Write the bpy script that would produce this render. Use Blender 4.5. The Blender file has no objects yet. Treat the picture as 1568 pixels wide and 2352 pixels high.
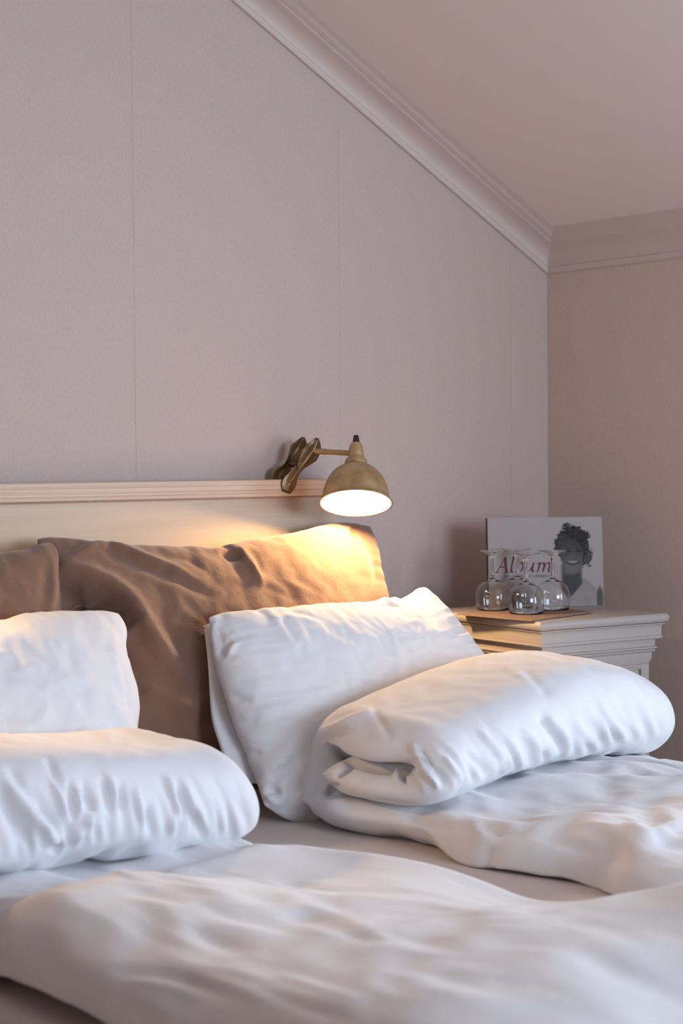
import bpy, bmesh, math, random
import numpy as np
from mathutils import Vector, Matrix, noise

random.seed(7)
rng = np.random.default_rng(11)
COL = bpy.context.scene.collection
SC = bpy.context.scene

# ------------------------------------------------------------------ camera
FPX, CAM_D, CAM_H = 3975.0, 3.0, 1.1
yaw, pitch, roll = math.radians(40.7), math.atan(107 / 3975), math.atan(.0085)
F0 = np.array([math.sin(yaw), math.cos(yaw), 0.]); R0 = np.array([math.cos(yaw), -math.sin(yaw), 0.]); U0 = np.array([0., 0., 1.])
CF = F0 * math.cos(pitch) - U0 * math.sin(pitch)
U1 = U0 * math.cos(pitch) + F0 * math.sin(pitch)
CR = R0 * math.cos(roll) - U1 * math.sin(roll)
CU = U1 * math.cos(roll) + R0 * math.sin(roll)
CC = np.array([0., -CAM_D, CAM_H])
cam_data = bpy.data.cameras.new('camera')
cam_data.sensor_fit = 'HORIZONTAL'; cam_data.sensor_width = 24
cam_data.lens = FPX / 1568 * 24
cam_data.clip_start = .05
cam_data.dof.use_dof = True
cam_data.dof.focus_distance = 3.45
cam_data.dof.aperture_fstop = 5.0
cam = bpy.data.objects.new('camera', cam_data); COL.objects.link(cam)
cam.matrix_world = Matrix(((CR[0], CU[0], -CF[0], CC[0]), (CR[1], CU[1], -CF[1], CC[1]), (CR[2], CU[2], -CF[2], CC[2]), (0, 0, 0, 1)))
SC.camera = cam

# ------------------------------------------------------------------ world, daylight, exposure
world = bpy.data.worlds.new('world'); SC.world = world; world.use_nodes = True
bg = world.node_tree.nodes['Background']
bg.inputs[0].default_value = (.62, .76, 1, 1); bg.inputs[1].default_value = 1.0

def area(name, loc, target, sx, sy, power, color):
    l = bpy.data.lights.new(name, 'AREA'); l.shape = 'RECTANGLE'; l.size = sx; l.size_y = sy
    l.energy = power; l.color = color
    o = bpy.data.objects.new(name, l); COL.objects.link(o); o.location = loc
    o.rotation_euler = (Vector(target) - Vector(loc)).to_track_quat('-Z', 'Y').to_euler()
    return o
area('window_daylight', (1.9, -5.12, 1.45), (1.9, 0, 1.15), 1.5, 1.2, 94, (.68, .83, 1.0))
area('side_window_daylight', (3.34, -2.35, 1.04), (0, -1.75, .75), 1.15, .75, 33, (.68, .83, 1.0))

SC.view_settings.view_transform = 'Standard'
SC.view_settings.look = 'None'
SC.view_settings.gamma = 1
SC.view_settings.use_curve_mapping = False
SC.view_settings.exposure = 0.13
SC.cycles.use_denoising = True
SC.cycles.max_bounces = 10
SC.cycles.diffuse_bounces = 6
SC.cycles.transmission_bounces = 10
SC.cycles.sample_clamp_indirect = 8

# ------------------------------------------------------------------ measuring helpers
def at(px, py, x=None, y=None, z=None, plane=None):
    """world point on the line of sight through a picture point, at a known real depth"""
    r = CF + (px - 784) / FPX * CR - (py - 1176) / FPX * CU
    if x is not None: k = (x - CC[0]) / r[0]
    elif y is not None: k = (y - CC[1]) / r[1]
    elif z is not None: k = (z - CC[2]) / r[2]
    else:
        a, b = plane                       # y = a + b*z  (a leaning plane)
        k = (a + b * CC[2] - CC[1]) / (r[1] - b * r[2])
    return CC + k * r
def proj(P):
    d = P - CC; t = d @ CF
    return 784 + FPX * (d @ CR) / t, 1176 - FPX * (d @ CU) / t

# ------------------------------------------------------------------ object helpers
def link(name, me, m=None, parent=None, smooth=False):
    o = bpy.data.objects.new(name, me); COL.objects.link(o)
    if m is not None:
        me.materials.clear(); me.materials.append(m)
    if parent is not None: o.parent = parent
    if smooth:
        me.polygons.foreach_set('use_smooth', [True] * len(me.polygons))
    return o
def obj(name, bm, m=None, parent=None, smooth=False, angle=None):
    me = bpy.data.meshes.new(name)
    bmesh.ops.recalc_face_normals(bm, faces=bm.faces)
    bm.to_mesh(me); bm.free()
    o = link(name, me, m, parent, smooth or angle is not None)
    if angle is not None: me.set_sharp_from_angle(angle=math.radians(angle))
    return o
def tag(o, label, cat, group=None):
    o['label'] = label; o['category'] = cat
    if group: o['group'] = group
    return o
def empty(name, loc=(0, 0, 0), rot=(0, 0, 0)):
    o = bpy.data.objects.new(name, None); COL.objects.link(o); o.location = loc; o.rotation_euler = rot
    o.empty_display_size = .05
    return o
def struct(o):
    o['kind'] = 'structure'; return o
def BM(): return bmesh.new()
def box(bm, lo, hi, bev=0, seg=2):
    x0, y0, z0 = lo; x1, y1, z1 = hi
    v = [bm.verts.new(p) for p in ((x0,y0,z0),(x1,y0,z0),(x1,y1,z0),(x0,y1,z0),(x0,y0,z1),(x1,y0,z1),(x1,y1,z1),(x0,y1,z1))]
    fs = [bm.faces.new([v[i] for i in q]) for q in ((3,2,1,0),(4,5,6,7),(0,1,5,4),(1,2,6,5),(2,3,7,6),(3,0,4,7))]
    if bev:
        es = list({e for f in fs for e in f.edges})
        bmesh.ops.bevel(bm, geom=es, offset=bev, segments=seg, affect='EDGES', profile=.5)
def lathe(bm, prof, n=48, M=None, cap=True):
    rings = []
    for r, z in prof:
        if r < 1e-6:
            p = Vector((0, 0, z)); rings.append([bm.verts.new(M @ p if M else p)])
        else:
            ring = []
            for k in range(n):
                a = 2 * math.pi * k / n
                p = Vector((r * math.cos(a), r * math.sin(a), z))
                ring.append(bm.verts.new(M @ p if M else p))
            rings.append(ring)
    for A, B in zip(rings, rings[1:]):
        if len(A) == 1 and len(B) == 1: continue
        if len(A) == 1:
            for k in range(n): bm.faces.new((A[0], B[k], B[(k + 1) % n]))
        elif len(B) == 1:
            for k in range(n): bm.faces.new((A[k], B[0], A[(k + 1) % n]))
        else:
            for k in range(n): bm.faces.new((A[k], B[k], B[(k + 1) % n], A[(k + 1) % n]))
    if cap:
        for R_ in (rings[0], rings[-1]):
            if len(R_) > 1:
                try: bm.faces.new(R_)
                except ValueError: pass
def tube(bm, pts, r, n=12):
    pts = [Vector(p) for p in pts]; rings = []
    up = Vector((0, 0, 1))
    for i, p in enumerate(pts):
        d = (pts[min(i + 1, len(pts) - 1)] - pts[max(i - 1, 0)]).normalized()
        a = d.cross(up)
        if a.length < .1: a = d.cross(Vector((1, 0, 0)))
        a.normalize(); b = d.cross(a)
        rr = r[i] if isinstance(r, (list, tuple)) else r
        rings.append([bm.verts.new(p + (a * math.cos(2*math.pi*k/n) + b * math.sin(2*math.pi*k/n)) * rr) for k in range(n)])
    for A, B in zip(rings, rings[1:]):
        for k in range(n): bm.faces.new((A[k], B[k], B[(k+1) % n], A[(k+1) % n]))
    bm.faces.new(rings[0]); bm.faces.new(rings[-1])

# ------------------------------------------------------------------ materials
def mat(name, color, rough=.6, metal=0, spec=.5):
    m = bpy.data.materials.new(name); m.use_nodes = True
    b = m.node_tree.nodes['Principled BSDF']
    b.inputs['Base Color'].default_value = (*color, 1)
    b.inputs['Roughness'].default_value = rough
    b.inputs['Metallic'].default_value = metal
    b.inputs['Specular IOR Level'].default_value = spec
    return m
def nd(m, typ, **kw):
    n = m.node_tree.nodes.new(typ)
    for k, v in kw.items():
        if k in n.inputs: n.inputs[k].default_value = v
        else: setattr(n, k, v)
    return n
def lk(m, a, b): m.node_tree.links.new(a, b)
def bump_noise(m, scale, strength, dist=.001, detail=3, stretch=None, normal_from=None, rough=.5):
    b = m.node_tree.nodes['Principled BSDF']
    tc = nd(m, 'ShaderNodeTexCoord'); n = nd(m, 'ShaderNodeTexNoise', Scale=scale, Detail=detail, Roughness=rough)
    src = tc.outputs['Object']
    if stretch:
        mp = nd(m, 'ShaderNodeMapping'); mp.inputs['Scale'].default_value = stretch
        lk(m, src, mp.inputs[0]); src = mp.outputs[0]
    lk(m, src, n.inputs['Vector'])
    bp = nd(m, 'ShaderNodeBump', Strength=strength, Distance=dist)
    lk(m, n.outputs[0], bp.inputs['Height'])
    if b.inputs['Normal'].is_linked: lk(m, b.inputs['Normal'].links[0].from_socket, bp.inputs['Normal'])
    lk(m, bp.outputs[0], b.inputs['Normal'])
    return n
def color_noise(m, c1, c2, scale, detail=3, stretch=None, lo=.35, hi=.65):
    b = m.node_tree.nodes['Principled BSDF']
    tc = nd(m, 'ShaderNodeTexCoord'); n = nd(m, 'ShaderNodeTexNoise', Scale=scale, Detail=detail)
    src = tc.outputs['Object']
    if stretch:
        mp = nd(m, 'ShaderNodeMapping'); mp.inputs['Scale'].default_value = stretch
        lk(m, src, mp.inputs[0]); src = mp.outputs[0]
    lk(m, src, n.inputs['Vector'])
    r = nd(m, 'ShaderNodeValToRGB'); r.color_ramp.elements[0].position = lo; r.color_ramp.elements[1].position = hi
    r.color_ramp.elements[0].color = (*c1, 1); r.color_ramp.elements[1].color = (*c2, 1)
    lk(m, n.outputs[0], r.inputs[0]); lk(m, r.outputs[0], b.inputs['Base Color'])
    return r

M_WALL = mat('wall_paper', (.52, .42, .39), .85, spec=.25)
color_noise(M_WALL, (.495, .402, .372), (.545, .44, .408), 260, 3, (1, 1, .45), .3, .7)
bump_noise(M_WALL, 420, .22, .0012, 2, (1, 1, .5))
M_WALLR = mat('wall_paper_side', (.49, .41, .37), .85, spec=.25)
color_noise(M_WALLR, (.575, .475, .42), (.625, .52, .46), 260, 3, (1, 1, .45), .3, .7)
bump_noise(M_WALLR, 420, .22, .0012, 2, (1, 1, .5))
M_CEIL = mat('ceiling_paint', (.72, .64, .61), .9, spec=.2); bump_noise(M_CEIL, 500, .2, .0008, 2)
M_TRIM = mat('trim_paint', (.58, .50, .47), .7, spec=.3); bump_noise(M_TRIM, 60, .08, .001, 2)
M_FLOOR = mat('floor_wood', (.50, .38, .28), .5)
M_STAND = mat('painted_cabinet', (.40, .355, .335), .42, spec=.45); bump_noise(M_STAND, 45, .10, .0008, 3)
M_WOOD = mat('pale_pine', (.66, .50, .38), .55, spec=.35)
color_noise(M_WOOD, (.52, .37, .27), (.70, .54, .42), 16, 5, (.06, 1, 22), .30, .58)
bump_noise(M_WOOD, 16, .5, .0025, 4, (.06, 1, 22))
M_PANEL = mat('pale_panel', (.66, .52, .38), .6, spec=.3)
color_noise(M_PANEL, (.60, .46, .34), (.68, .54, .42), 6, 3, (.3, 1, 6), .3, .7)
M_EDGE = mat('panel_rebate', (.36, .22, .14), .7)

def fabric(name, c, wr=.9, weave=1400, crink=26, cs=.25, sheen=.25, mottle=.03):
    m = mat(name, c, wr, spec=.2)
    b = m.node_tree.nodes['Principled BSDF']
    b.inputs['Sheen Weight'].default_value = sheen
    b.inputs['Sheen Roughness'].default_value = .5
    color_noise(m, tuple(x * (1 - mottle) for x in c), tuple(min(1, x * (1 + mottle)) for x in c), 900, 2)
    bump_noise(m, crink, cs, .006, 4, (1, 1, 1), rough=.6)
    bump_noise(m, weave, .25, .0004, 1)
    return m
M_WHITE = fabric('white_cotton', (.69, .69, .715), crink=14, cs=.18)
M_BROWN = fabric('brown_cotton', (.185, .100, .067), crink=40, cs=.30, sheen=.35)
M_SHEET = fabric('taupe_sheet', (.48, .41, .39), crink=20, cs=.1)

M_BRASS = mat('aged_brass', (.42, .29, .155), .45, .7)
color_noise(M_BRASS, (.44, .30, .15), (.60, .43, .23), 30, 4); bump_noise(M_BRASS, 120, .15, .0006, 3)
M_CLIP = mat('dark_brass', (.20, .125, .06), .38, .8)
color_noise(M_CLIP, (.13, .08, .04), (.26, .17, .085), 35, 4); bump_noise(M_CLIP, 90, .2, .0006, 3)
M_BLACK = mat('black_plastic', (.018, .017, .016), .45)
M_INNER = mat('white_enamel', (.92, .90, .84), .35)
def emissive(name, color, strength):
    m = bpy.data.materials.new(name); m.use_nodes = True
    nt = m.node_tree; nt.nodes.clear()
    e = nt.nodes.new('ShaderNodeEmission'); o = nt.nodes.new('ShaderNodeOutputMaterial')
    e.inputs[0].default_value = (*color, 1); e.inputs[1].default_value = strength
    nt.links.new(e.outputs[0], o.inputs[0])
    return m
LAMP_COLOR = (1.0, .62, .27)
M_BULB = emissive('bulb_glow', LAMP_COLOR, 900)
M_GLASS = bpy.data.materials.new('clear_glass'); M_GLASS.use_nodes = True
_b = M_GLASS.node_tree.nodes['Principled BSDF']
_b.inputs['Base Color'].default_value = (1, 1, 1, 1); _b.inputs['Roughness'].default_value = .0
_b.inputs['Transmission Weight'].default_value = 1; _b.inputs['IOR'].default_value = 1.48
M_MAT = mat('brown_placemat', (.25, .17, .13), .75); color_noise(M_MAT, (.19, .125, .095), (.28, .195, .155), 30, 5, (1, 8, 1))
M_PRINT = mat('book_cover_white', (.38, .345, .345), .7, spec=.2)
M_RED = mat('cover_red_ink', (.16, .012, .018), .5)
M_GREYINK = mat('cover_grey_ink', (.10, .09, .09), .5)
M_SPINE = mat('book_spine_dark', (.06, .035, .03), .6)
M_PAPER = mat('page_edges', (.5, .46, .4), .8)

# ------------------------------------------------------------------ setting
XR = 3.276; KNEE = 1.584; SL = .525; ANG = math.atan(SL)
CH, CCW = .045, .112                      # crown legs: on the wall, on the ceiling
ZC = KNEE + CH                            # ceiling height at the right wall
XL, YF, ZT = -2.2, -5.0, 2.62
XT = XR - (ZT - ZC) / SL                  # where the slope meets the flat ceiling
SEAMS = [2.58 - .56 * k for k in range(9)] + [3.14]
bm = BM(); box(bm, (XL - .1, .012, 0), (XR + .1, .08, ZT + .1)); wb = struct(obj('wall_back', bm, M_WALL))
xs = sorted(SEAMS + [XL, XR])
for a, b in zip(xs, xs[1:]):
    if b - a < .03: continue
    bm = BM(); box(bm, (a + .00015, 0, 0), (b - .00015, .0125, ZT + .05), .00018, 1)
    obj('wall_panel', bm, M_WALL, wb)
WY0, WY1, WZ0, WZ1 = -2.97, -1.73, .62, 1.46      # low side window, outside the frame
bm = BM()
for lo, hi in (((XR, WY1, 0), (XR + .08, .08, ZC + .1)), ((XR, YF, 0), (XR + .08, WY0, ZC + .1)), ((XR, WY0, 0), (XR + .08, WY1, WZ0)), ((XR, WY0, WZ1), (XR + .08, WY1, ZC + .1))):
    box(bm, lo, hi)
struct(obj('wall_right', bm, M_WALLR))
bm = BM(); box(bm, (XL - .08, YF, 0), (XL, .08, ZT + .1)); struct(obj('wall_left', bm, M_WALLR))
# front wall with a window opening
wx0, wx1, wz0, wz1 = 1.10, 2.70, .80, 1.70 + .28
bm = BM()
wz1c = 1.75
for lo, hi in (((XL, YF - .12, 0), (wx0, YF, ZT + .1)), ((wx1, YF - .12, 0), (XR + .08, YF, ZT)), ((wx0, YF - .12, 0), (wx1, YF, wz0)), ((wx0, YF - .12, wz1), (wx1, YF, ZT))):
    box(bm, lo, hi)
struct(obj('wall_front', bm, M_WALLR))
bm = BM(); box(bm, (XL - .08, YF - .12, -.08), (XR + .08, .08, 0)); fl = struct(obj('floor', bm, M_FLOOR))
bm = BM()
def slope_block(xa, xb, ya, yb):
    v = [bm.verts.new((x, y, ZC + (XR - x) * SL + dz)) for dz in (0, .1) for x, y in ((xa, ya), (xb, ya), (xb, yb), (xa, yb))]
    for q in ((3, 2, 1, 0), (4, 5, 6, 7), (0, 1, 5, 4), (1, 2, 6, 5), (2, 3, 7, 6), (3, 0, 4, 7)): bm.faces.new([v[i] for i in q])
slope_block(XT, XR + .1, YF - .12, .08)
box(bm, (XL - .1, YF - .12, ZT), (XT, .08, ZT + .1))
struct(obj('ceiling', bm, M_CEIL))
# window frame behind the camera
bm = BM()
fy0, fy1 = YF - .09, YF - .03
for lo, hi in (((wx0, fy0, wz0), (wx0 + .05, fy1, wz1)), ((wx1 - .05, fy0, wz0), (wx1, fy1, wz1)), ((wx0, fy0, wz0), (wx1, fy1, wz0 + .05)), ((wx0, fy0, wz1 - .05), (wx1, fy1, wz1)), (((wx0 + wx1) / 2 - .02, fy0, wz0), ((wx0 + wx1) / 2 + .02, fy1, wz1))):
    box(bm, lo, hi, .004, 1)
struct(obj('window_1', bm, M_TRIM))

bm = BM()
for lo, hi in (((XR + .01, WY0, WZ0), (XR + .06, WY0 + .045, WZ1)), ((XR + .01, WY1 - .045, WZ0), (XR + .06, WY1, WZ1)), ((XR + .01, WY0, WZ0), (XR + .06, WY1, WZ0 + .045)), ((XR + .01, WY0, WZ1 - .045), (XR + .06, WY1, WZ1)), ((XR + .012, (WY0 + WY1) / 2 - .018, WZ0), (XR + .058, (WY0 + WY1) / 2 + .018, WZ1))):
    box(bm, lo, hi, .003, 1)
struct(obj('window_2', bm, M_TRIM))

# crown moulding: profile in (drop along the wall, distance from the wall)
def crown_profile():
    p = [(0., 0.), (0., .010), (.004, .013), (.010, .0135), (.013, .011)]
    for k in range(9):                    # hollow sweep
        a = k / 8 * math.pi / 2
        p.append((.014 + (CH - .022) * math.sin(a) ** 1.0 * .98, .012 + (CCW - .062) * (1 - math.cos(a)) ))
    p += [(CH - .0070, CCW - .046), (CH - .0056, CCW - .044), (CH - .0046, CCW - .030), (CH - .0032, CCW - .0275), (CH - .0024, CCW - .010), (CH, CCW)]
    return p
prof = crown_profile()
def sweep(name, place, stations, m):
    bm = BM(); rows = []
    for s in stations: rows.append([bm.verts.new(place(s, h, c)) for h, c in prof])
    for A, B in zip(rows, rows[1:]):
        for i in range(len(prof) - 1): bm.faces.new((A[i], A[i + 1], B[i + 1], B[i]))
    o = obj(name, bm, m); o.data.polygons.foreach_set('use_smooth', [True] * len(o.data.polygons)); o.data.set_sharp_from_angle(angle=math.radians(28))
    return struct(o)
nx, nz = math.sin(ANG), math.cos(ANG)      # normal of the sloped ceiling is (nx, nz) up; downwards is (-nx,-nz)
def ceil_at(x): return ZC + (XR - x) * SL
def place_back(s, h, c):                  # s 0: mitre with the right wall, 1: far up the slope
    hp = (CH - h)                         # distance below the ceiling, perpendicular to it
    # on the mitre the moulding of the right wall has the same h and c
    xm = XR - c * math.cos(ANG) - 0
    x = xm if s == 0 else 1.0
    return (x, -c, ceil_at(x) - hp / math.cos(ANG) * 1.0)
def place_right(s, h, c):
    hp = (CH - h)
    x = XR - c * math.cos(ANG)
    y = -c if s == 0 else YF
    return (x, y, ceil_at(x) - hp / math.cos(ANG) * 1.0)
sweep('trim_1', place_back, (0, 1), M_TRIM)
sweep('trim_2', place_right, (0, 1), M_TRIM)

# ------------------------------------------------------------------ soft goods
def resample(pts, n, smooth=True):
    P = np.array(pts, float)
    d = np.r_[0, np.cumsum(np.linalg.norm(np.diff(P, axis=0), axis=1))]; d /= d[-1]
    t = np.linspace(0, 1, n)
    if not smooth or len(P) < 3:
        return np.stack([np.interp(t, d, P[:, k]) for k in range(P.shape[1])], 1)
    # cubic hermite with finite-difference tangents
    m = np.gradient(P, d, axis=0)
    i = np.clip(np.searchsorted(d, t, 'right') - 1, 0, len(P) - 2)
    h = (d[i + 1] - d[i]); u = ((t - d[i]) / h)[:, None]; h = h[:, None]
    return (2*u**3-3*u**2+1)*P[i] + (u**3-2*u**2+u)*h*m[i] + (-2*u**3+3*u**2)*P[i+1] + (u**3-u**2)*h*m[i+1]

def closed_sheet(name, FR, BK, m, parent=None):
    """two grids of points (nu,nv,3) sharing their rim -> one closed mesh"""
    nu, nv, _ = FR.shape
    idf = np.arange(nu * nv).reshape(nu, nv)
    idb = -np.ones((nu, nv), int); inner = np.zeros((nu, nv), bool); inner[1:-1, 1:-1] = True
    idb[inner] = np.arange(inner.sum()) + nu * nv
    idb[~inner] = idf[~inner]
    V = np.vstack([FR.reshape(-1, 3), BK[inner]])
    q = lambda I: np.stack([I[:-1, :-1], I[1:, :-1], I[1:, 1:], I[:-1, 1:]], -1).reshape(-1, 4)
    Q = np.vstack([q(idf), q(idb)[:, ::-1]])
    a, b, c, d = (V[Q[:, k]] for k in range(4))
    vol = (np.cross(b - a, c - a) * a).sum() + (np.cross(c - a, d - a) * a).sum()
    if vol < 0: Q = Q[:, ::-1]
    me = bpy.data.meshes.new(name)
    me.from_pydata(V.tolist(), [], Q.tolist()); me.update()
    return link(name, me, m, parent, True)

def get_co(o):
    n = len(o.data.vertices); a = np.empty(n * 3); o.data.vertices.foreach_get('co', a)
    b = np.empty(n * 3); o.data.vertex_normals.foreach_get('vector', b)
    return a.reshape(-1, 3), b.reshape(-1, 3)
def set_co(o, a):
    o.data.vertices.foreach_set('co', a.ravel()); o.data.update()

def folds(o, lst, facing=True, gain=1.0, wid=1.0):
    """cloth folds: each (points, width_px, height_m[, sharp]) raises a ridge or sinks a crease on the side seen"""
    V, N = get_co(o)
    px, py = proj_all(V)
    view = CC - V; view /= np.linalg.norm(view, axis=1)[:, None]
    f = np.clip(((N * view).sum(1) + .05) / .35, 0, 1)
    D = np.zeros(len(V))
    for fd in lst:
        pts, w, amp = fd[0], fd[1] * wid, fd[2] * gain
        P = resample([(float(a), float(b)) for a, b in pts], 24, len(pts) > 2)
        best = np.full(len(V), 1e9); tt = np.zeros(len(V))
        near = (px > P[:, 0].min() - 5 * w) & (px < P[:, 0].max() + 5 * w) & (py > P[:, 1].min() - 5 * w) & (py < P[:, 1].max() + 5 * w)
        ix = np.where(near)[0]
        if not len(ix): continue
        X = np.stack([px[ix], py[ix]], 1)
        b = np.full(len(ix), 1e9); t = np.zeros(len(ix))
        for k in range(23):
            A, B = P[k], P[k + 1]; AB = B - A
            u = np.clip(((X - A) @ AB) / (AB @ AB + 1e-9), 0, 1)
            d = np.linalg.norm(X - (A + u[:, None] * AB), axis=1)
            c = d < b; b[c] = d[c]; t[c] = (k + u[c]) / 23
        taper = np.clip(np.sin(np.pi * np.clip(t, 0, 1)), 0, 1) ** .5 if len(fd) < 4 else np.interp(t, [0, .15, .8, 1], fd[3])
        D[ix] += amp * np.exp(-(b / w) ** 2) * taper
    V = V + N * (D * (f if facing else 1))[:, None]
    set_co(o, V)
def proj_all(V):
    d = V - CC; t = d @ CF
    return 784 + FPX * (d @ CR) / t, 1176 - FPX * (d @ CU) / t

def fnoise(P, scale, seed=0):
    out = np.empty(len(P))
    for i, p in enumerate(P):
        out[i] = noise.noise(Vector((p[0] * scale + seed * 7.3, p[1] * scale - seed * 3.1, p[2] * scale + seed)))
    return out
def ripple(o, scale, amp, seed=0):
    V, N = get_co(o)
    set_co(o, V + N * (fnoise(V, scale, seed) * amp)[:, None])

def crumple(o, expand=.05, goal=.25, stiff=1.0, bend=.15, frames=14, seed=0, amp=.002, scale=25, goalfun=None, tension=20, freefun=None):
    if not CRUMPLE: return
    """let the cloth buckle: a little spare fabric is pulled softly towards the modelled form"""
    ripple(o, scale, amp, seed)
    n = len(o.data.vertices)
    vg = o.vertex_groups.new(name='goal')
    if goalfun is None:
        vg.add(list(range(n)), goal, 'REPLACE')
    else:
        V, N = get_co(o); w = goalfun(V, N)
        for q in np.unique(np.round(w, 2)):
            vg.add(np.where(np.round(w, 2) == q)[0].tolist(), float(q), 'REPLACE')
    md = o.modifiers.new('cloth', 'CLOTH'); st = md.settings
    st.quality = 4; st.mass = .25; st.air_damping = 3
    st.tension_stiffness = tension; st.compression_stiffness = tension; st.shear_stiffness = tension * .5; st.bending_stiffness = bend
    st.tension_damping = 5; st.compression_damping = 5; st.shear_damping = 5; st.bending_damping = .5
    st.vertex_group_mass = 'goal'; st.pin_stiffness = stiff
    st.shrink_min = -expand
    if freefun is not None:
        V, N = get_co(o); w = freefun(V)
        v2 = o.vertex_groups.new(name='ease'); v2.add(np.where(w <= .5)[0].tolist(), 1.0, 'REPLACE')
        st.vertex_group_shrink = 'ease'; st.shrink_min = -expand; st.shrink_max = -expand * .2
    st.effector_weights.gravity = 0
    md.collision_settings.use_collision = False; md.collision_settings.use_self_collision = False
    md.point_cache.frame_start = 1; md.point_cache.frame_end = frames + 2
    for f in range(1, frames + 1): SC.frame_set(f)
    dg = bpy.context.evaluated_depsgraph_get()
    ev = o.evaluated_get(dg); me = ev.to_mesh()
    a = np.empty(n * 3); me.vertices.foreach_get('co', a); ev.to_mesh_clear()
    o.modifiers.remove(md); o.vertex_groups.clear()
    if np.isfinite(a).all(): set_co(o, a.reshape(-1, 3))
    SC.frame_set(1)

def subdivide(o, lv=1):
    md = o.modifiers.new('s', 'SUBSURF'); md.levels = lv; md.render_levels = lv
    dg = bpy.context.evaluated_depsgraph_get()
    me = bpy.data.meshes.new_from_object(o.evaluated_get(dg)); o.modifiers.remove(md)
    old = o.data; o.data = me; bpy.data.meshes.remove(old)
    me.polygons.foreach_set('use_smooth', [True] * len(me.polygons))
CRUMPLE = True
def pillow(name, top, right, bottom, left, T, m, nu=110, nv=84, parent=None, back=.45, pq=(2.6, .55), pucker=.004, seed=0):
    """top/bottom run left->right, left/right run top->bottom; world points of the seam"""
    r_ = np.random.default_rng(seed)
    Tp = resample(top, nu); Bt = resample(bottom, nu); L = resample(left, nv); Rr = resample(right, nv)
    u = np.linspace(0, 1, nu)[:, None, None]; v = np.linspace(0, 1, nv)[None, :, None]
    S = (1 - v) * Tp[:, None] + v * Bt[:, None] + (1 - u) * L[None] + u * Rr[None] \
        - ((1-u)*(1-v)*Tp[0] + u*(1-v)*Tp[-1] + (1-u)*v*Bt[0] + u*v*Bt[-1])
    dU = np.gradient(S, axis=0); dV = np.gradient(S, axis=1)
    Nn = np.cross(dV, dU); Nn /= np.linalg.norm(Nn, axis=2, keepdims=True) + 1e-9
    # make the normal face the foot of the bed (-y)
    if Nn[..., 1].mean() > 0: Nn = -Nn
    p, q = pq
    fu = (1 - np.abs(2 * u - 1) ** p) ** q; fv = (1 - np.abs(2 * v - 1) ** p) ** q
    th = T * fu * fv
    # gathers along the seams
    uu, vv = u[..., 0], v[..., 0]
    g = np.zeros((nu, nv))
    for (co_, dist_) in ((uu + 0 * vv, vv + 0 * uu), (uu + 0 * vv, 1 - vv + 0 * uu), (vv + 0 * uu, uu + 0 * vv), (vv + 0 * uu, 1 - uu + 0 * vv)):
        w = np.zeros((nu, nv))
        for k in range(9):
            f_ = r_.uniform(5, 26); w += np.sin(2 * np.pi * f_ * co_ * 1.0 + r_.uniform(0, 6.28) + 3 * dist_) * r_.uniform(.3, 1)
        g += w / 4 * np.exp(-dist_ / .07) * np.clip(dist_ / .02, 0, 1)
    FR = S + Nn * (th * (1 - back) + pucker * g[..., None]); BK = S - Nn * (th * back)
    return closed_sheet(name, FR, BK, m, parent)

# ------------------------------------------------------------------ bed
MZ = .45                                   # top of the mattress
BX0, BX1, BY0 = 1.02, 2.62, -2.12
bed = tag(empty('bed', ((BX0 + BX1) / 2, -1.08, 0)), 'double bed with a pale pine headboard against the greige wall', 'bed')
def bx(name, lo, hi, m, parent, bev=.003, off=None):
    bm = BM(); c = off if off is not None else parent.location
    box(bm, tuple(lo[i] - c[i] for i in range(3)), tuple(hi[i] - c[i] for i in range(3)), bev)
    return obj(name, bm, m, parent)
bc = tuple(bed.location)
bx('bed_base', (BX0 + .01, BY0 + .02, .10), (BX1 - .01, -.075, .26), M_SHEET, bed, .01)
for lx in (BX0 + .08, BX1 - .08):
    for ly in (BY0 + .10, -.16):
        bm = BM(); lathe(bm, [(.022, .0), (.030, .10)], 20, Matrix.Translation((lx - bc[0], ly - bc[1], 0)))
        obj('leg', bm, M_WOOD, bed, angle=40)
HBX0, HBX1 = 1.00, 2.532
hb = bx('headboard', (HBX0 + .004, -.046, .0), (HBX1 - .004, -.018, 1.036), M_PANEL, bed, .002)
r = bx('top_rail', (HBX0, -.062, 1.0335), (HBX1, -.030, 1.0705), M_WOOD, hb, .003, bc)
bx('rail_rebate', (HBX0 + .002, -.0555, 1.0305), (HBX1 - .002, -.0455, 1.0335), M_EDGE, hb, 0, bc)
mt = tag(empty('mattress', ((BX0 + BX1) / 2, -1.09, .26)), 'thick mattress with a smooth taupe fitted sheet under the white duvets', 'mattress')
bx('mattress_core', (BX0 + .006, BY0 + .006, .26), (BX1 - .006, -.074, MZ - .006), M_WHITE, mt, .03)
bm = BM(); box(bm, (BX0, BY0, .30), (BX1, -.068, MZ), .035, 5)
for v in bm.verts: v.co -= Vector(mt.location)
obj('fitted_sheet', bm, M_SHEET, mt, angle=60)

# ------------------------------------------------------------------ pillows
PB = (-.571, .46); PBL = (-.605, .46); PW = (-.838, .62); PWL = (-.845, .62)
def pl(pts, plane): return [at(a, b, plane=plane) for a, b in pts]
def wp(x, z, plane): return np.array([x, plane[0] + plane[1] * z, z])

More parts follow.
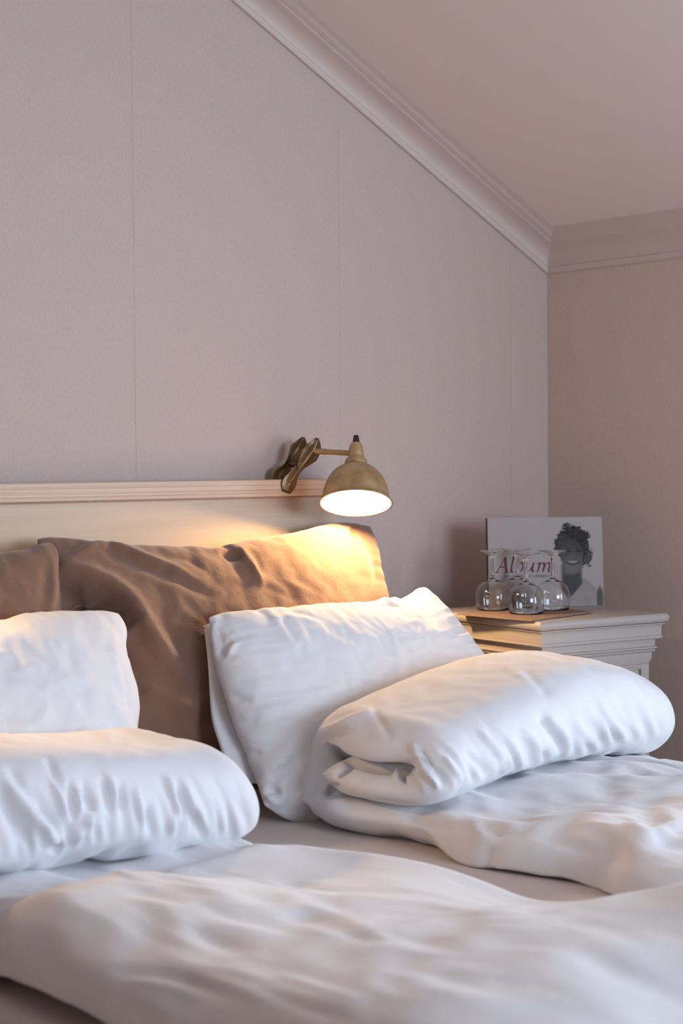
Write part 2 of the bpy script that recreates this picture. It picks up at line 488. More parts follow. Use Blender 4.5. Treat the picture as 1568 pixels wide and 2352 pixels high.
top = pl([(84, 1238), (120, 1232), (165, 1235), (240, 1249), (330, 1252), (430, 1254), (490, 1256), (530, 1246), (575, 1238), (640, 1228), (700, 1216), (760, 1201), (800, 1199), (850, 1209)], PB)
right = pl([(850, 1209), (868, 1250), (880, 1310), (892, 1375)], PB) + [wp(2.555, .65, PB), wp(2.53, .50, PB)]
left = [top[0], wp(1.675, .85, PB), wp(1.69, .65, PB), wp(1.70, .50, PB)]
bottom = [left[-1], wp(2.1, .47, PB), right[-1]]
o = pillow('pillow', top, right, bottom, left, .15, M_BROWN, 84, 60, seed=3, pq=(2.4, .6))
tag(o, 'large brown pillow leaning on the headboard, brightly lit by the brass clamp lamp', 'pillow', 'brown pillows against the headboard')
br = o
crumple(br, seed=2, expand=.008, goal=.22, bend=.3)
subdivide(br)
folds(br, [
    ([(140, 1300), (230, 1250), (330, 1280), (420, 1320), (480, 1352)], 10, .010),
    ([(240, 1262), (330, 1296), (420, 1330), (500, 1375)], 14, -.009),
    ([(130, 1300), (230, 1335), (300, 1385), (345, 1450), (420, 1560)], 24, .026),
    ([(100, 1385), (180, 1375), (250, 1400), (290, 1450)], 34, -.085),
    ([(150, 1440), (220, 1460), (280, 1520), (320, 1600)], 34, -.020),
    ([(505, 1262), (545, 1278), (556, 1276)], 9, -.014),
    ([(548, 1255), (565, 1280), (590, 1320), (604, 1350)], 8, .009),
    ([(570, 1258), (590, 1282), (602, 1318)], 6, -.005),
    ([(520, 1275), (545, 1310), (575, 1345)], 8, -.004),
    ([(350, 1290), (400, 1300), (450, 1340)], 7, .003),
    ([(380, 1275), (440, 1290), (490, 1325)], 6, -.003),
    ([(815, 1215), (835, 1235), (858, 1280), (868, 1340)], 9, -.008),
    ([(806, 1208), (812, 1222), (818, 1240)], 7, -.012),
    ([(650, 1260), (700, 1310), (760, 1340)], 40, .006),
    ([(300, 1400), (420, 1480), (470, 1600), (480, 1690)], 30, -.008),
    ([(350, 1420), (460, 1470), (500, 1520)], 18, .005),
    ([(300, 1560), (380, 1600), (470, 1640)], 16, .006),
    ([(640, 1330), (690, 1352), (740, 1378)], 7, .002), ([(600, 1340), (640, 1362), (700, 1380)], 7, -.002),
])

top = [wp(1.06, .955, PBL), wp(1.3, .95, PBL)] + pl([(0, 1269), (50, 1262), (90, 1248), (114, 1244)], PBL)
right = pl([(114, 1244), (131, 1262), (135, 1310), (139, 1370), (143, 1430)], PBL) + [wp(1.73, .60, PBL), wp(1.71, .49, PBL)]
left = [top[0], wp(1.03, .7, PBL), wp(1.06, .49, PBL)]
bottom = [left[-1], wp(1.4, .47, PBL), right[-1]]
o = pillow('pillow', top, right, bottom, left, .125, M_BROWN, 64, 52, seed=5, pq=(2.8, .55))
tag(o, 'brown pillow at the left edge of the picture, behind the left white pillow', 'pillow', 'brown pillows against the headboard')
crumple(o, seed=4, expand=.02, goal=.3, bend=.3, frames=10)
subdivide(o)
folds(o, [([(20, 1290), (70, 1275), (112, 1262)], 12, .004), ([(118, 1275), (122, 1340), (116, 1410)], 7, .006), ([(104, 1290), (100, 1360), (92, 1420)], 10, -.003), ([(0, 1285), (40, 1280), (80, 1270)], 7, -.003)])

top = pl([(478, 1420), (500, 1409), (560, 1404), (650, 1398), (740, 1392), (810, 1388), (860, 1384), (905, 1382), (938, 1364), (962, 1350), (978, 1349)], PW)
right = pl([(978, 1349), (1006, 1382), (1050, 1440), (1085, 1490), (1118, 1530)], PW) + [wp(2.64, .60, PW), wp(2.62, .49, PW)]
left = pl([(478, 1420), (492, 1500), (520, 1600), (555, 1700), (590, 1790), (606, 1850)], PW)
bottom = [left[-1], at(640, 1872, plane=PW), wp(2.3, .46, PW), right[-1]]
o = pillow('pillow', top, right, bottom, left, .165, M_WHITE, 84, 60, seed=8, back=.42, pucker=.006)
tag(o, 'white pillow propped in front of the large brown pillow, under the lamp', 'pillow', 'white pillows')
wh = o
crumple(wh, seed=1, expand=.012, goal=.28, bend=.4)
subdivide(wh)
folds(wh, [
    ([(500, 1450), (510, 1490), (522, 1520)], 10, -.008),
    ([(530, 1470), (512, 1490), (496, 1510)], 6, -.006),
    ([(545, 1474), (525, 1500), (510, 1530)], 7, .006),
    ([(495, 1425), (490, 1450), (494, 1480)], 6, .005),
    ([(620, 1420), (680, 1416), (730, 1428)], 6, .003), ([(650, 1402), (700, 1412), (740, 1426)], 5, -.002),
    ([(840, 1388), (880, 1392), (930, 1396)], 5, -.004), ([(860, 1376), (900, 1374), (925, 1378)], 14, .010),
    ([(935, 1372), (970, 1400), (1000, 1440)], 14, -.003),
    ([(560, 1700), (620, 1672), (680, 1650)], 10, .006), ([(575, 1690), (615, 1676), (640, 1668)], 6, -.006),
    ([(590, 1640), (660, 1620), (720, 1600)], 16, .004),
    ([(600, 1780), (660, 1730), (700, 1660)], 22, .008), ([(615, 1800), (650, 1770), (690, 1740)], 10, -.006),
    ([(610, 1826), (630, 1816), (645, 1822)], 6, -.012), ([(606, 1805), (622, 1836), (640, 1850)], 9, .010),
    ([(640, 1800), (652, 1830), (640, 1852)], 8, .006),
    ([(528, 1590), (550, 1605), (580, 1610)], 8, -.005), ([(540, 1650), (560, 1660), (590, 1655)], 8, -.004),
    ([(560, 1720), (576, 1730), (600, 1725)], 8, -.006),
    ([(900, 1460), (920, 1520), (930, 1580)], 12, .0015),
])
# open end of its case: a flat strip of cloth hanging behind the left edge
PF = (PW[0] + .045, PW[1])
fl_l = resample(pl([(467, 1438), (470, 1490), (482, 1580), (497, 1690), (520, 1760), (560, 1800)], PF), 40)
fl_r = resample(pl([(540, 1412), (560, 1500), (600, 1600), (640, 1700), (670, 1780), (690, 1820)], PF), 40)
t_ = np.linspace(0, 1, 16)[None, :, None]
S = (1 - t_) * fl_l[:, None] + t_ * fl_r[:, None]
nn = np.array([0, -.85, .5]); th = (.006 * np.sin(np.linspace(0, np.pi, 16)) ** .5)[None, :, None] * nn
wav = (.006 * np.sin(np.linspace(0, 9, 40)))[:, None, None] * nn
o = closed_sheet('pillowcase_flap', S + wav + th, S + wav - th, M_WHITE, wh)

top = [wp(1.08, .85, PWL), wp(1.3, .845, PWL)] + pl([(0, 1427), (45, 1414), (100, 1407), (170, 1406), (235, 1404), (272, 1408)], PWL)
right = pl([(272, 1408), (289, 1440), (289, 1500), (302, 1550), (316, 1610), (316, 1680), (318, 1740)], PWL) + [wp(1.76, .48, PWL)]
left = [top[0], wp(1.05, .65, PWL), wp(1.08, .48, PWL)]
bottom = [left[-1], wp(1.45, .46, PWL), right[-1]]
o = pillow('pillow', top, right, bottom, left, .165, M_WHITE, 70, 56, seed=12, back=.42, pucker=.005)
tag(o, 'white pillow on the left, its lower half behind the left duvet roll', 'pillow', 'white pillows')
crumple(o, seed=9, expand=.012, goal=.28, bend=.4, frames=10)
subdivide(o)
folds(o, [([(60, 1430), (110, 1480), (140, 1540)], 10, .002), ([(255, 1440), (270, 1520), (300, 1600)], 12, .005), ([(265, 1500), (285, 1560), (300, 1640)], 7, -.004),
          ([(240, 1420), (262, 1440), (280, 1480)], 8, -.003), ([(260, 1620), (285, 1650), (300, 1690)], 8, .004)])

# ------------------------------------------------------------------ duvets
def arc(cy, cz, r, a0, a1, n):
    return [(cy + r * math.cos(a), cz + r * math.sin(a)) for a in np.linspace(math.radians(a0), math.radians(a1), n)]
def duvet(name, path, thick, xl, xr, m, ns=130, nu=84, zadd=None, edge=.06, seed=0, roll_from=None):
    P = np.array(path, float)
    d = np.r_[0, np.cumsum(np.linalg.norm(np.diff(P, axis=0), axis=1))]; L = d[-1]
    t0_ = np.linspace(0, 1, ns); s = np.interp(t0_, [0, .36, 1], [0, L - .80, L])
    # even sampling with more rows in the roll
    C = np.stack([np.interp(s, d, P[:, 0]), np.interp(s, d, P[:, 1])], 1)
    k = np.array([1, 2, 3, 2, 1.]) / 9
    for _ in range(6):
        Cp = np.pad(C, ((2, 2), (0, 0)), 'edge'); C2 = sum(k[j] * Cp[j:j + ns] for j in range(5)); C2[0] = C[0]; C2[-1] = C[-1]; C = C2
    T_ = np.gradient(C, s, axis=0); T_ /= np.linalg.norm(T_, axis=1)[:, None]
    Nn = np.stack([-T_[:, 1], T_[:, 0]], 1)          # left of the travel direction
    w = np.linspace(-1, 1, nu); w = np.sign(w) * (1 - (1 - np.abs(w)) ** 1.35) if False else np.sin(w * np.pi / 2) * .35 + w * .65
    u = (w + 1) / 2
    XLs = np.array([xl(si, L, c) for si, c in zip(s, C)]); XRs = np.array([xr(si, L, c) for si, c in zip(s, C)])
    X = XLs[:, None] + (XRs - XLs)[:, None] * u[None]
    dist = np.minimum(X - XLs[:, None], XRs[:, None] - X)
    e = np.sqrt(np.clip(1 - (1 - np.clip(dist / edge, 0, 1)) ** 2, 0, 1))
    ds = np.minimum(s, L - s)[:, None]
    es = np.sqrt(np.clip(1 - (1 - np.clip(ds / .05, 0, 1)) ** 2, 0, 1))
    ee = e * es
    th = np.array([thick(si, L) for si in s])[:, None]
    base = np.stack([X, np.repeat(C[:, :1], nu, 1), np.repeat(C[:, 1:], nu, 1)], 2)
    n3 = np.stack([np.zeros((ns, nu)), np.repeat(Nn[:, :1], nu, 1), np.repeat(Nn[:, 1:], nu, 1)], 2)
    up = base + n3 * (th * ee / 2)[..., None]; dn = base - n3 * (th * ee / 2)[..., None]
    if roll_from:
        # bottom layer rests on the mattress: thin rims sink down
        wgt = np.clip((roll_from - C[:, 0]) / .1, 0, 1)[:, None] * (C[:, 1] < MZ + .08)[:, None]
        sink = (1 - ee) * th / 2 * wgt
        up[..., 2] -= sink; dn[..., 2] -= sink
    if zadd is not None:
        for G in (up, dn):
            G[..., 2] += zadd(G[..., 0], G[..., 1], G[..., 2])
    return closed_sheet(name, up, dn, m)

def duvet_path(yb, R, yf, r, z0, y_foot, tuck):
    # foot -> head along the mattress, up and over, forward, curled under again
    p = [(y_foot, z0), (y_foot + .3, z0), (yb - .2, z0)]
    p += arc(yb, z0 + R, R, -90, 90, 22)
    p += [(yf + .02, z0 + 2 * R)]
    p += arc(yf, z0 + 2 * R - r, r, 90, 270, 20)
    p += [(tuck, z0 + 2 * R - 2 * r + .002)]
    return p
def sst(a, b, x):
    t = np.clip((np.asarray(x) - a) / (b - a), 0, 1); return t * t * (3 - 2 * t)
def g2(x, y, cx, cy, sx, sy): return np.exp(-((x - cx) / sx) ** 2 - ((y - cy) / sy) ** 2)

# right duvet
pathR = duvet_path(-.655, .090, -.850, .046, MZ + .047, -2.05, -.64)
thR = lambda s, L: .094 - .012 * float(sst(L - .50, L - .3, s))
def xlR(s, L, c):
    return float(1.972 + .004 * sst(L - .62, L - .45, s) + .035 * math.exp(-((s - (L - .62)) / .12) ** 2) + .012 * math.sin(s * 17))
def xrR(s, L, c):
    return float(2.82 - .185 * sst(L - .62, L - .45, s) + .012 * math.sin(s * 11))
def zR(x, y, z):
    h = (z - MZ) / .28
    drop = -.9 * np.clip(x - 2.60, 0, 1) ** 1.6 * (1 - .35 * np.clip(h, 0, 1))
    h1 = np.clip(h, 0, 1)
    return drop + .018 * g2(x, y, 2.35, -1.25, .2, .25) + h1 * (.012 * g2(x, y, 2.45, -.75, .2, .4) - .052 * sst(2.42, 1.93, x) - .068 * sst(2.45, 2.75, x)) - .024 * sst(2.04, 1.94, x) * sst(.6, .8, h1) - .016 * sst(2.25, 1.95, x) * sst(MZ + .04, MZ + .08, z) + .008 * np.sin(x * 13 + y * 5) * sst(-.95, -1.2, y)
dR = duvet('duvet', pathR, thR, xlR, xrR, M_WHITE, zadd=zR, roll_from=-.9)
crumple(dR, seed=6, expand=.03, bend=.5, goal=.14, freefun=lambda V: V[:, 2] < MZ + .11)
subdivide(dR)
rr = random.Random(5)
F = [
    ([(944, 1708), (975, 1760), (1007, 1806)], 7, .007), ([(960, 1712), (990, 1760), (1020, 1800)], 7, -.006),
    ([(1019, 1735), (1040, 1765), (1065, 1793)], 7, .006), ([(1065, 1723), (1090, 1750), (1117, 1781)], 8, -.006),
    ([(1100, 1683), (1130, 1710), (1158, 1742)], 8, .006), ([(1115, 1680), (1145, 1705), (1172, 1735)], 7, -.005),
    ([(1198, 1677), (1225, 1700), (1251, 1725)], 8, .006), ([(1239, 1648), (1270, 1685), (1297, 1725)], 9, -.007),
    ([(1255, 1645), (1290, 1680), (1312, 1720)], 8, .006), ([(1314, 1648), (1335, 1680), (1355, 1712)], 8, .005),
    ([(1330, 1640), (1352, 1670), (1372, 1706)], 7, -.005), ([(1372, 1619), (1400, 1655), (1430, 1696)], 8, .006),
    ([(1390, 1612), (1420, 1650), (1446, 1690)], 7, -.005), ([(1413, 1590), (1440, 1630), (1465, 1673)], 9, -.005),
    ([(1204, 1544), (1232, 1570), (1262, 1596)], 12, -.003), ([(1160, 1535), (1210, 1560), (1245, 1590)], 10, .002),
    ([(1340, 1530), (1380, 1560), (1420, 1600)], 12, -.003), ([(1400, 1530), (1450, 1570), (1490, 1620)], 12, .003),
    ([(729, 1683), (770, 1672), (820, 1650), (857, 1632)], 10, .006), ([(735, 1700), (765, 1690), (800, 1676)], 8, -.007),
    ([(857, 1632), (880, 1665), (900, 1700)], 10, -.003),
    ([(747, 1712), (805, 1746), (880, 1767), (909, 1764), (961, 1752)], 8, -.012),
    ([(929, 1800), (925, 1778), (945, 1768)], 6, -.008), ([(905, 1790), (915, 1775), (935, 1762)], 6, .006),
    ([(816, 1746), (795, 1765), (770, 1783)], 7, -.014), ([(747, 1827), (760, 1812), (778, 1804)], 7, -.008),
    ([(720, 1840), (760, 1850), (800, 1840)], 12, .006),
    ([(1390, 1762), (1430, 1750), (1480, 1756), (1568, 1770)], 12, .007), ([(1400, 1775), (1440, 1768), (1500, 1775)], 9, -.006),
    ([(1080, 1880), (1110, 1925), (1200, 1895)], 14, .006), ([(1110, 1900), (1160, 1915), (1220, 1890)], 12, -.005),
    ([(1440, 1890), (1490, 1925), (1568, 1885)], 18, .008), ([(1120, 2005), (1128, 1960), (1150, 1900)], 12, -.006),
    ([(1200, 1840), (1300, 1830), (1400, 1850)], 20, .004),
]
TP = [.6, 1, .45, 0]
for k in range(34):
    x = 975 + 16.5 * k + rr.uniform(-7, 7); y0 = 1826 - (x - 960) * .245 - rr.uniform(0, 14); l_ = rr.uniform(45, 125)
    F.append(([(x, y0), (x - l_ * .22, y0 - l_ * .52), (x - l_ * rr.uniform(.55, .8), y0 - l_)], rr.uniform(6, 9.5), (-1) ** k * rr.uniform(.0018, .0042), TP))
folds(dR, F, gain=1.8, wid=.9)
tag(dR, 'white duvet on the right half of the bed, rolled up beside the cabinet', 'duvet', 'white duvets')

# left duvet
pathL = duvet_path(-.655, .080, -.86, .042, MZ + .042, -2.16, -.66)
thL = lambda s, L: .084 - .002 * float(sst(L - .50, L - .3, s))
def xlL(s, L, c):
    return float(1.06 - .04 * sst(L - .62, L - .45, s))
YS = [-2.2, -1.9, -1.6, -1.4, -1.25, -1.1, -1.0, -.9, -.6]
XS = [1.93, 1.93, 1.90, 1.83, 1.77, 1.70, 1.66, 1.66, 1.66]
def xrL(s, L, c):
    if s < L - .75: return float(np.interp(c[0], YS, XS))
    return float(1.635 - .035 * math.exp(-((s - (L - .42)) / .10) ** 2) + .004 * math.sin(s * 15))
def zL(x, y, z):
    h = np.clip((z - MZ) / .28, 0, 1)
    flat = sst(-.98, -1.15, y)
    a = flat * (.045 * g2(x, y, 1.25, -1.25, .20, .22) + .05 * g2(x, y, 1.25, -1.75, .35, .25) + .085 * g2(x, y, 1.62, -1.90, .20, .25) + .04 * g2(x, y, 1.80, -1.75, .14, .18) - .012 * g2(x, y, 1.58, -1.15, .12, .14)
                - .04 * g2(x, y, 1.72, -1.38, .16, .16) + .008 * np.sin(x * 11 - y * 7))
    a += h * (-.020 * sst(1.25, 1.55, x) - .055 * sst(1.55, 1.68, x)) * (y > -1.0)
    a += .014 * h * sst(1.4, 1.15, x)
    a += -.05 * h * sst(1.20, .95, x)
    return a
dL = duvet('duvet', pathL, thL, xlL, xrL, M_WHITE, zadd=zL, roll_from=-.9, edge=.055)
crumple(dL, seed=7, expand=.034, bend=.5, goal=.10, freefun=lambda V: (V[:, 2] < MZ + .10) | (V[:, 1] < -1.0))
subdivide(dL)
F = [
    ([(9, 1804), (80, 1875), (147, 1947)], 13, .012), ([(232, 1831), (200, 1885), (165, 1936)], 12, .010), ([(60, 1820), (110, 1880), (140, 1925)], 16, -.010),
    ([(107, 1737), (129, 1782), (150, 1830)], 9, -.006), ([(76, 1831), (98, 1880), (112, 1905)], 9, .006), ([(120, 1791), (140, 1840), (155, 1885)], 9, .007),
    ([(174, 1804), (178, 1845), (176, 1890)], 9, .006), ([(160, 1790), (166, 1840), (165, 1880)], 8, -.006), ([(192, 1795), (198, 1820), (204, 1850)], 8, -.006),
    ([(250, 1782), (262, 1825), (268, 1869)], 9, .007), ([(277, 1804), (276, 1840), (272, 1864)], 9, -.008), ([(235, 1790), (246, 1830), (250, 1870)], 9, -.006),
    ([(312, 1809), (322, 1870), (330, 1926)], 9, .006), ([(345, 1850), (338, 1885), (332, 1920)], 9, -.005), ([(384, 1782), (400, 1830), (415, 1873)], 9, .006),
    ([(410, 1845), (400, 1880), (395, 1915)], 8, .005), ([(420, 1795), (435, 1835), (448, 1873)], 8, .006), ([(400, 1800), (418, 1850), (425, 1880)], 8, -.006),
    ([(446, 1835), (465, 1880), (482, 1918)], 9, .006), ([(440, 1860), (455, 1890), (462, 1915)], 8, -.006), ([(520, 1810), (545, 1850), (560, 1890)], 10, -.003),
    ([(20, 1760), (45, 1800), (60, 1840)], 12, -.005), ([(0, 1830), (30, 1880), (60, 1940)], 14, -.008), ([(118, 1952), (128, 1945), (140, 1950)], 9, -.02),
    ([(0, 2112), (100, 2078), (200, 2050), (330, 2000), (410, 1978)], 34, .012),
    ([(100, 2010), (220, 1975), (330, 1960)], 30, -.008),
    ([(540, 2040), (600, 2060), (660, 2040), (790, 2078)], 16, -.009), ([(600, 2020), (640, 2040), (700, 2060)], 12, .006), ([(640, 2100), (760, 2120), (860, 2160)], 14, -.008),
    ([(700, 2080), (780, 2110), (880, 2150)], 12, .006), ([(430, 2120), (500, 2160), (580, 2185)], 16, -.007), ([(250, 2235), (380, 2240), (460, 2262), (540, 2295)], 14, -.009),
    ([(260, 2250), (380, 2262), (470, 2290)], 12, .007), ([(440, 2240), (540, 2270), (620, 2300)], 13, .006), ([(600, 2270), (700, 2310), (800, 2340)], 14, -.007),
    ([(640, 2240), (720, 2270), (830, 2300)], 12, .005), ([(280, 2300), (330, 2340), (380, 2352)], 16, -.008), ([(860, 2110), (960, 2090), (1100, 2110)], 24, -.006),
    ([(870, 2260), (930, 2200), (1010, 2160)], 30, -.008), ([(1300, 2180), (1380, 2210), (1440, 2260)], 26, -.005), ([(950, 2320), (1050, 2280), (1150, 2270)], 24, .004),
    ([(230, 1990), (260, 2010), (300, 2020)], 10, .004), ([(1180, 2080), (1260, 2110), (1360, 2090)], 22, -.006), ([(1000, 2040), (1060, 2070), (1130, 2080)], 14, .004),
]
rr = random.Random(8)
for k in range(36):
    x = 25 + 15.5 * k + rr.uniform(-7, 7); y0 = 1918 + max(0, 300 - x) * .2 - rr.uniform(0, 12); l_ = rr.uniform(50, 150)
    F.append(([(x, y0), (x - l_ * .10, y0 - l_ * .5), (x - l_ * rr.uniform(.2, .5), y0 - l_)], rr.uniform(7, 11), (-1) ** k * rr.uniform(.0014, .0032), TP))
folds(dL, [f for f in F if np.mean([p[1] for p in f[0]]) < 1958], gain=1.5, wid=.95)
folds(dL, [f for f in F if np.mean([p[1] for p in f[0]]) >= 1958], gain=.8, wid=1.1)
tag(dL, 'white duvet on the left half of the bed, filling the foreground', 'duvet', 'white duvets')

# ------------------------------------------------------------------ painted cabinet
NW, NDp, NT = .366, .42, .767
rz = math.radians(-8)
fl_ = np.array([2.676, -.525])
cab = tag(empty('bedside_cabinet', (0, 0, 0), (0, 0, rz)), 'cream painted bedside cabinet with stepped cornice in the corner right of the bed', 'cabinet')
ctr = fl_ + np.array([math.cos(rz), math.sin(rz)]) * NW / 2 + np.array([-math.sin(rz), math.cos(rz)]) * NDp / 2
cab.location = (ctr[0], ctr[1], 0)
OV = .032
hw, hd = NW / 2 - OV, NDp / 2 - OV
def ringloft(name, prof, m, parent, cap0=True, cap1=True, ang=32):
    bm = BM(); rows = []
    for o_, z in prof:
        ax, ay = hw + o_, hd + o_
        rows.append([bm.verts.new(p) for p in ((-ax, -ay, z), (ax, -ay, z), (ax, ay, z), (-ax, ay, z))])
    for A, B in zip(rows, rows[1:]):
        for k in range(4): bm.faces.new((A[k], A[(k + 1) % 4], B[(k + 1) % 4], B[k]))
    bm.faces.new(rows[0]); bm.faces.new(rows[-1])
    return obj(name, bm, m, parent, angle=ang)
ringloft('top', [(.020, NT - .0205), (.0258, NT - .0195), (.0295, NT - .0165), (.0315, NT - .012), (.032, NT - .009), (.0315, NT - .0055), (.0295, NT - .002), (.0265, NT), ], M_STAND, cab)
corn = [(.0, NT - .112), (.0005, NT - .108), (.0045, NT - .100), (.0045, NT - .087), (.0085, NT - .085), (.0105, NT - .082), (.0095, NT - .0795), (.0110, NT - .079), (.0135, NT - .0765), (.0130, NT - .074), (.0105, NT - .0725), (.0095, NT - .0722), (.0095, NT - .0555), (.0195, NT - .0552), (.0210, NT - .0530), (.0205, NT - .0495), (.0188, NT - .0485), (.0196, NT - .0478), (.0195, NT - .034)]
for k in range(1, 8):
    a = k / 7 * math.pi / 2
    corn.append((.0195 + .0045 * (1 - math.cos(a)), NT - .034 + .011 * math.sin(a)))
corn += [(.0240, NT - .0225), (.0240, NT - .0207)]
ringloft('cornice', corn, M_STAND, cab)
ringloft('body', [(0, .07), (0, NT - .1125)], M_STAND, cab)
ringloft('plinth', [(.012, 0), (.012, .055), (.008, .062), (.001, .069)], M_STAND, cab)
def framed_panel(name, cx, cz, w, h, y, parent, axis='y'):
    bm = BM()
    steps = [(0, 0), (.004, .003), (.004, -.004), (.008, -.006), (.013, -.0055), (.018, -.002), (.032, -.002), (.036, -.006), (.044, -.001)]
    rows = []
    for ins, dz in steps:
        a, b = w / 2 - ins, h / 2 - ins
        rows.append([bm.verts.new((cx + sx * a, y - dz, cz + sz * b)) for sx, sz in ((-1, -1), (1, -1), (1, 1), (-1, 1))])
    for A, B in zip(rows, rows[1:]):
        for k in range(4): bm.faces.new((A[k], A[(k + 1) % 4], B[(k + 1) % 4], B[k]))
    bm.faces.new(rows[-1])
    bk = [bm.verts.new((cx + sx * w / 2, y + .01, cz + sz * h / 2)) for sx, sz in ((-1, -1), (1, -1), (1, 1), (-1, 1))]
    for k in range(4): bm.faces.new((rows[0][k], bk[k], bk[(k + 1) % 4], rows[0][(k + 1) % 4]))
    bm.faces.new(bk[::-1])
    return obj(name, bm, M_STAND, parent, angle=25)
dw = 2 * hw - .05
dr_ = framed_panel('drawer_front', 0, NT - .112 - .068, dw, .125, -hd - .004, cab)
bm = BM(); lathe(bm, [(0, 0), (.006, 0), (.005, .008), (.011, .015), (.012, .02), (.008, .025), (0, .026)], 20, Matrix.Translation((0, -hd, NT - .18)) @ Matrix.Rotation(math.pi / 2, 4, 'X'))
obj('knob', bm, M_BRASS, dr_, smooth=True)
dr_ = framed_panel('door', 0, (NT - .255 + .085) / 2, dw, NT - .255 - .085, -hd - .004, cab)
bm = BM(); lathe(bm, [(0, 0), (.006, 0), (.005, .008), (.011, .015), (.012, .02), (.008, .025), (0, .026)], 20, Matrix.Translation((-dw / 2 + .02, -hd, .40)) @ Matrix.Rotation(math.pi / 2, 4, 'X'))
obj('knob', bm, M_BRASS, dr_, smooth=True)

# placemat
zt = NT + .0005
mc = [(2.683, -.270), (2.676, -.500), (2.922, -.455), (2.948, -.215)]
cx_, cy_ = np.mean(mc, 0)
bm = BM()
lo = [bm.verts.new((x - cx_, y - cy_, .0006)) for x, y in mc]; hi = [bm.verts.new((x - cx_, y - cy_, .0035)) for x, y in mc]
hi[2].co.z += .0012; lo[2].co.z += .0012
bm.faces.new(lo[::-1]); bm.faces.new(hi)
for k in range(4): bm.faces.new((lo[k], lo[(k + 1) % 4], hi[(k + 1) % 4], hi[k]))
o = obj('placemat', bm, M_MAT); o.location = (cx_, cy_, NT)
tag(o, 'thin square brown placemat under the wine glasses on the cabinet', 'placemat')
zg = NT + .0040

# wine glasses, upside down
GP = [(.0330, 0), (.0335, .0004)]
outer = [(.0366, .0), (.0384, .009), (.0394, .018), (.0397, .026), (.0390, .035), (.0368, .044), (.0330, .0520), (.0272, .0588), (.0200, .0636), (.0130, .0662), (.0085, .0685), (.0064, .0730), (.0057, .082), (.0054, .096), (.0056, .110), (.0066, .119), (.0105, .1245), (.0200, .1288), (.0300, .1315), (.0322, .1325), (.0325, .1334), (.0318, .1340), (.0200, .1346), (0, .1350)]
inner = [(.0361, .0), (.0379, .009), (.0389, .018), (.0392, .026), (.0385, .035), (.0363, .0438), (.0325, .0516), (.0267, .0582), (.0195, .0629), (.0110, .0655), (.0, .0664)]
spots = [((1131, 1400), 'upturned wine glass at the left of the cluster, nearest the bed'),
         ((1188, 1394), 'upturned wine glass at the back of the cluster, half hidden by the front one'),
         ((1269, 1400), 'upturned wine glass at the right of the cluster, in front of the printed portrait'),
         ((1208, 1409), 'upturned wine glass standing frontmost in the cluster of four')]
bm = BM(); lathe(bm, inner[::-1] + outer, 64, None, cap=False)
gme = None
for (px, py), lab in spots:
    p = at(px, py, z=zg)
    if gme is None:
        g = obj('wine_glass', bm, M_GLASS, smooth=True); gme = g
    else:
        g = gme.copy(); COL.objects.link(g)
    g.location = (p[0], p[1], zg)
    tag(g, lab, 'wine glass', 'upturned wine glasses on the placemat')

# ------------------------------------------------------------------ photo album
b0 = at(1123, 1394.5, z=NT + .001); b1 = at(1387, 1391, z=NT + .001)
dv = b1[:2] - b0[:2]; BW = float(np.hypot(*dv)); ba = math.atan2(dv[1], dv[0])
BH, BT, lean = .209, .016, math.radians(6)
alb = tag(empty('album_book', (float(b0[0]), float(b0[1]), NT + .0005), (-lean, 0, ba)), 'white square album book with a grey portrait print, leaning in the corner behind the glasses', 'book')
def alb_obj(name, bm, m, **k): return obj(name, bm, m, alb, **k)
bm = BM(); box(bm, (0, 0, 0), (BW, .0022, BH), .0006, 1); cover = alb_obj('front_cover', bm, M_PRINT)
bm = BM(); box(bm, (.002, .0022, .002), (BW - .003, BT - .0022, BH - .003)); alb_obj('page_block', bm, M_PAPER)
bm = BM(); box(bm, (0, BT - .0022, 0), (BW, BT, BH), .0006, 1); alb_obj('back_cover', bm, M_PRINT)
bm = BM(); box(bm, (-.0022, .0004, .001), (.0004, BT - .0004, BH - .001), .0008, 1); alb_obj('spine', bm, M_SPINE)

# printed portrait: a flat grey print on the cover (colour attribute on a fine grid)
GX, GZ = 150, 200
x0p, x1p = .50, 1.0
gx = np.linspace(x0p, x1p, GX); gz = np.linspace(0.0, 1.0, GZ)
UX, UZ = np.meshgrid(gx, gz, indexing='ij')           # u across the cover 0..1, v up 0..1
V0 = 1 - UZ                                            # down from the top
paper = .43
img = np.full((GX, GZ), paper)
def noise_grid(sc, seed):
    return np.array([[noise.fractal(Vector((a * sc, b * sc * .8, seed)), 1, 2, 4) for b in V0[0]] for a in UX[:, 0]])
n1 = noise_grid(22, 3.3); n2 = noise_grid(60, 9.1)
def ell(cx, cy, rx, ry, ang=0):
    c, s_ = math.cos(ang), math.sin(ang)
    dx, dy = UX - cx, (V0 - cy)
    return np.hypot((dx * c + dy * s_) / rx, (-dx * s_ + dy * c) / ry)
def lay(mask, val):
    global img
    img = img * (1 - mask) + val * mask
def soft(d, w=.06): return np.clip((1 - d) / w + .5, 0, 1)
# shirt and shoulders
sh = sst(0, .02, (V0 - (.70 + .30 * np.clip((.745 - UX) / .2, 0, 1) - .02 * np.sin((UX - .7) * 9) + .10 * np.clip((UX - .80) / .15, -0, 1) * -0.0 + .12 * np.clip((UX - .84) / .1, 0, 1))))
lay(sh * (UX > .60) * (V0 > .66), .335 + .03 * n1)
lay(soft(ell(.965, .92, .028, .14), .3) * .8, .10)
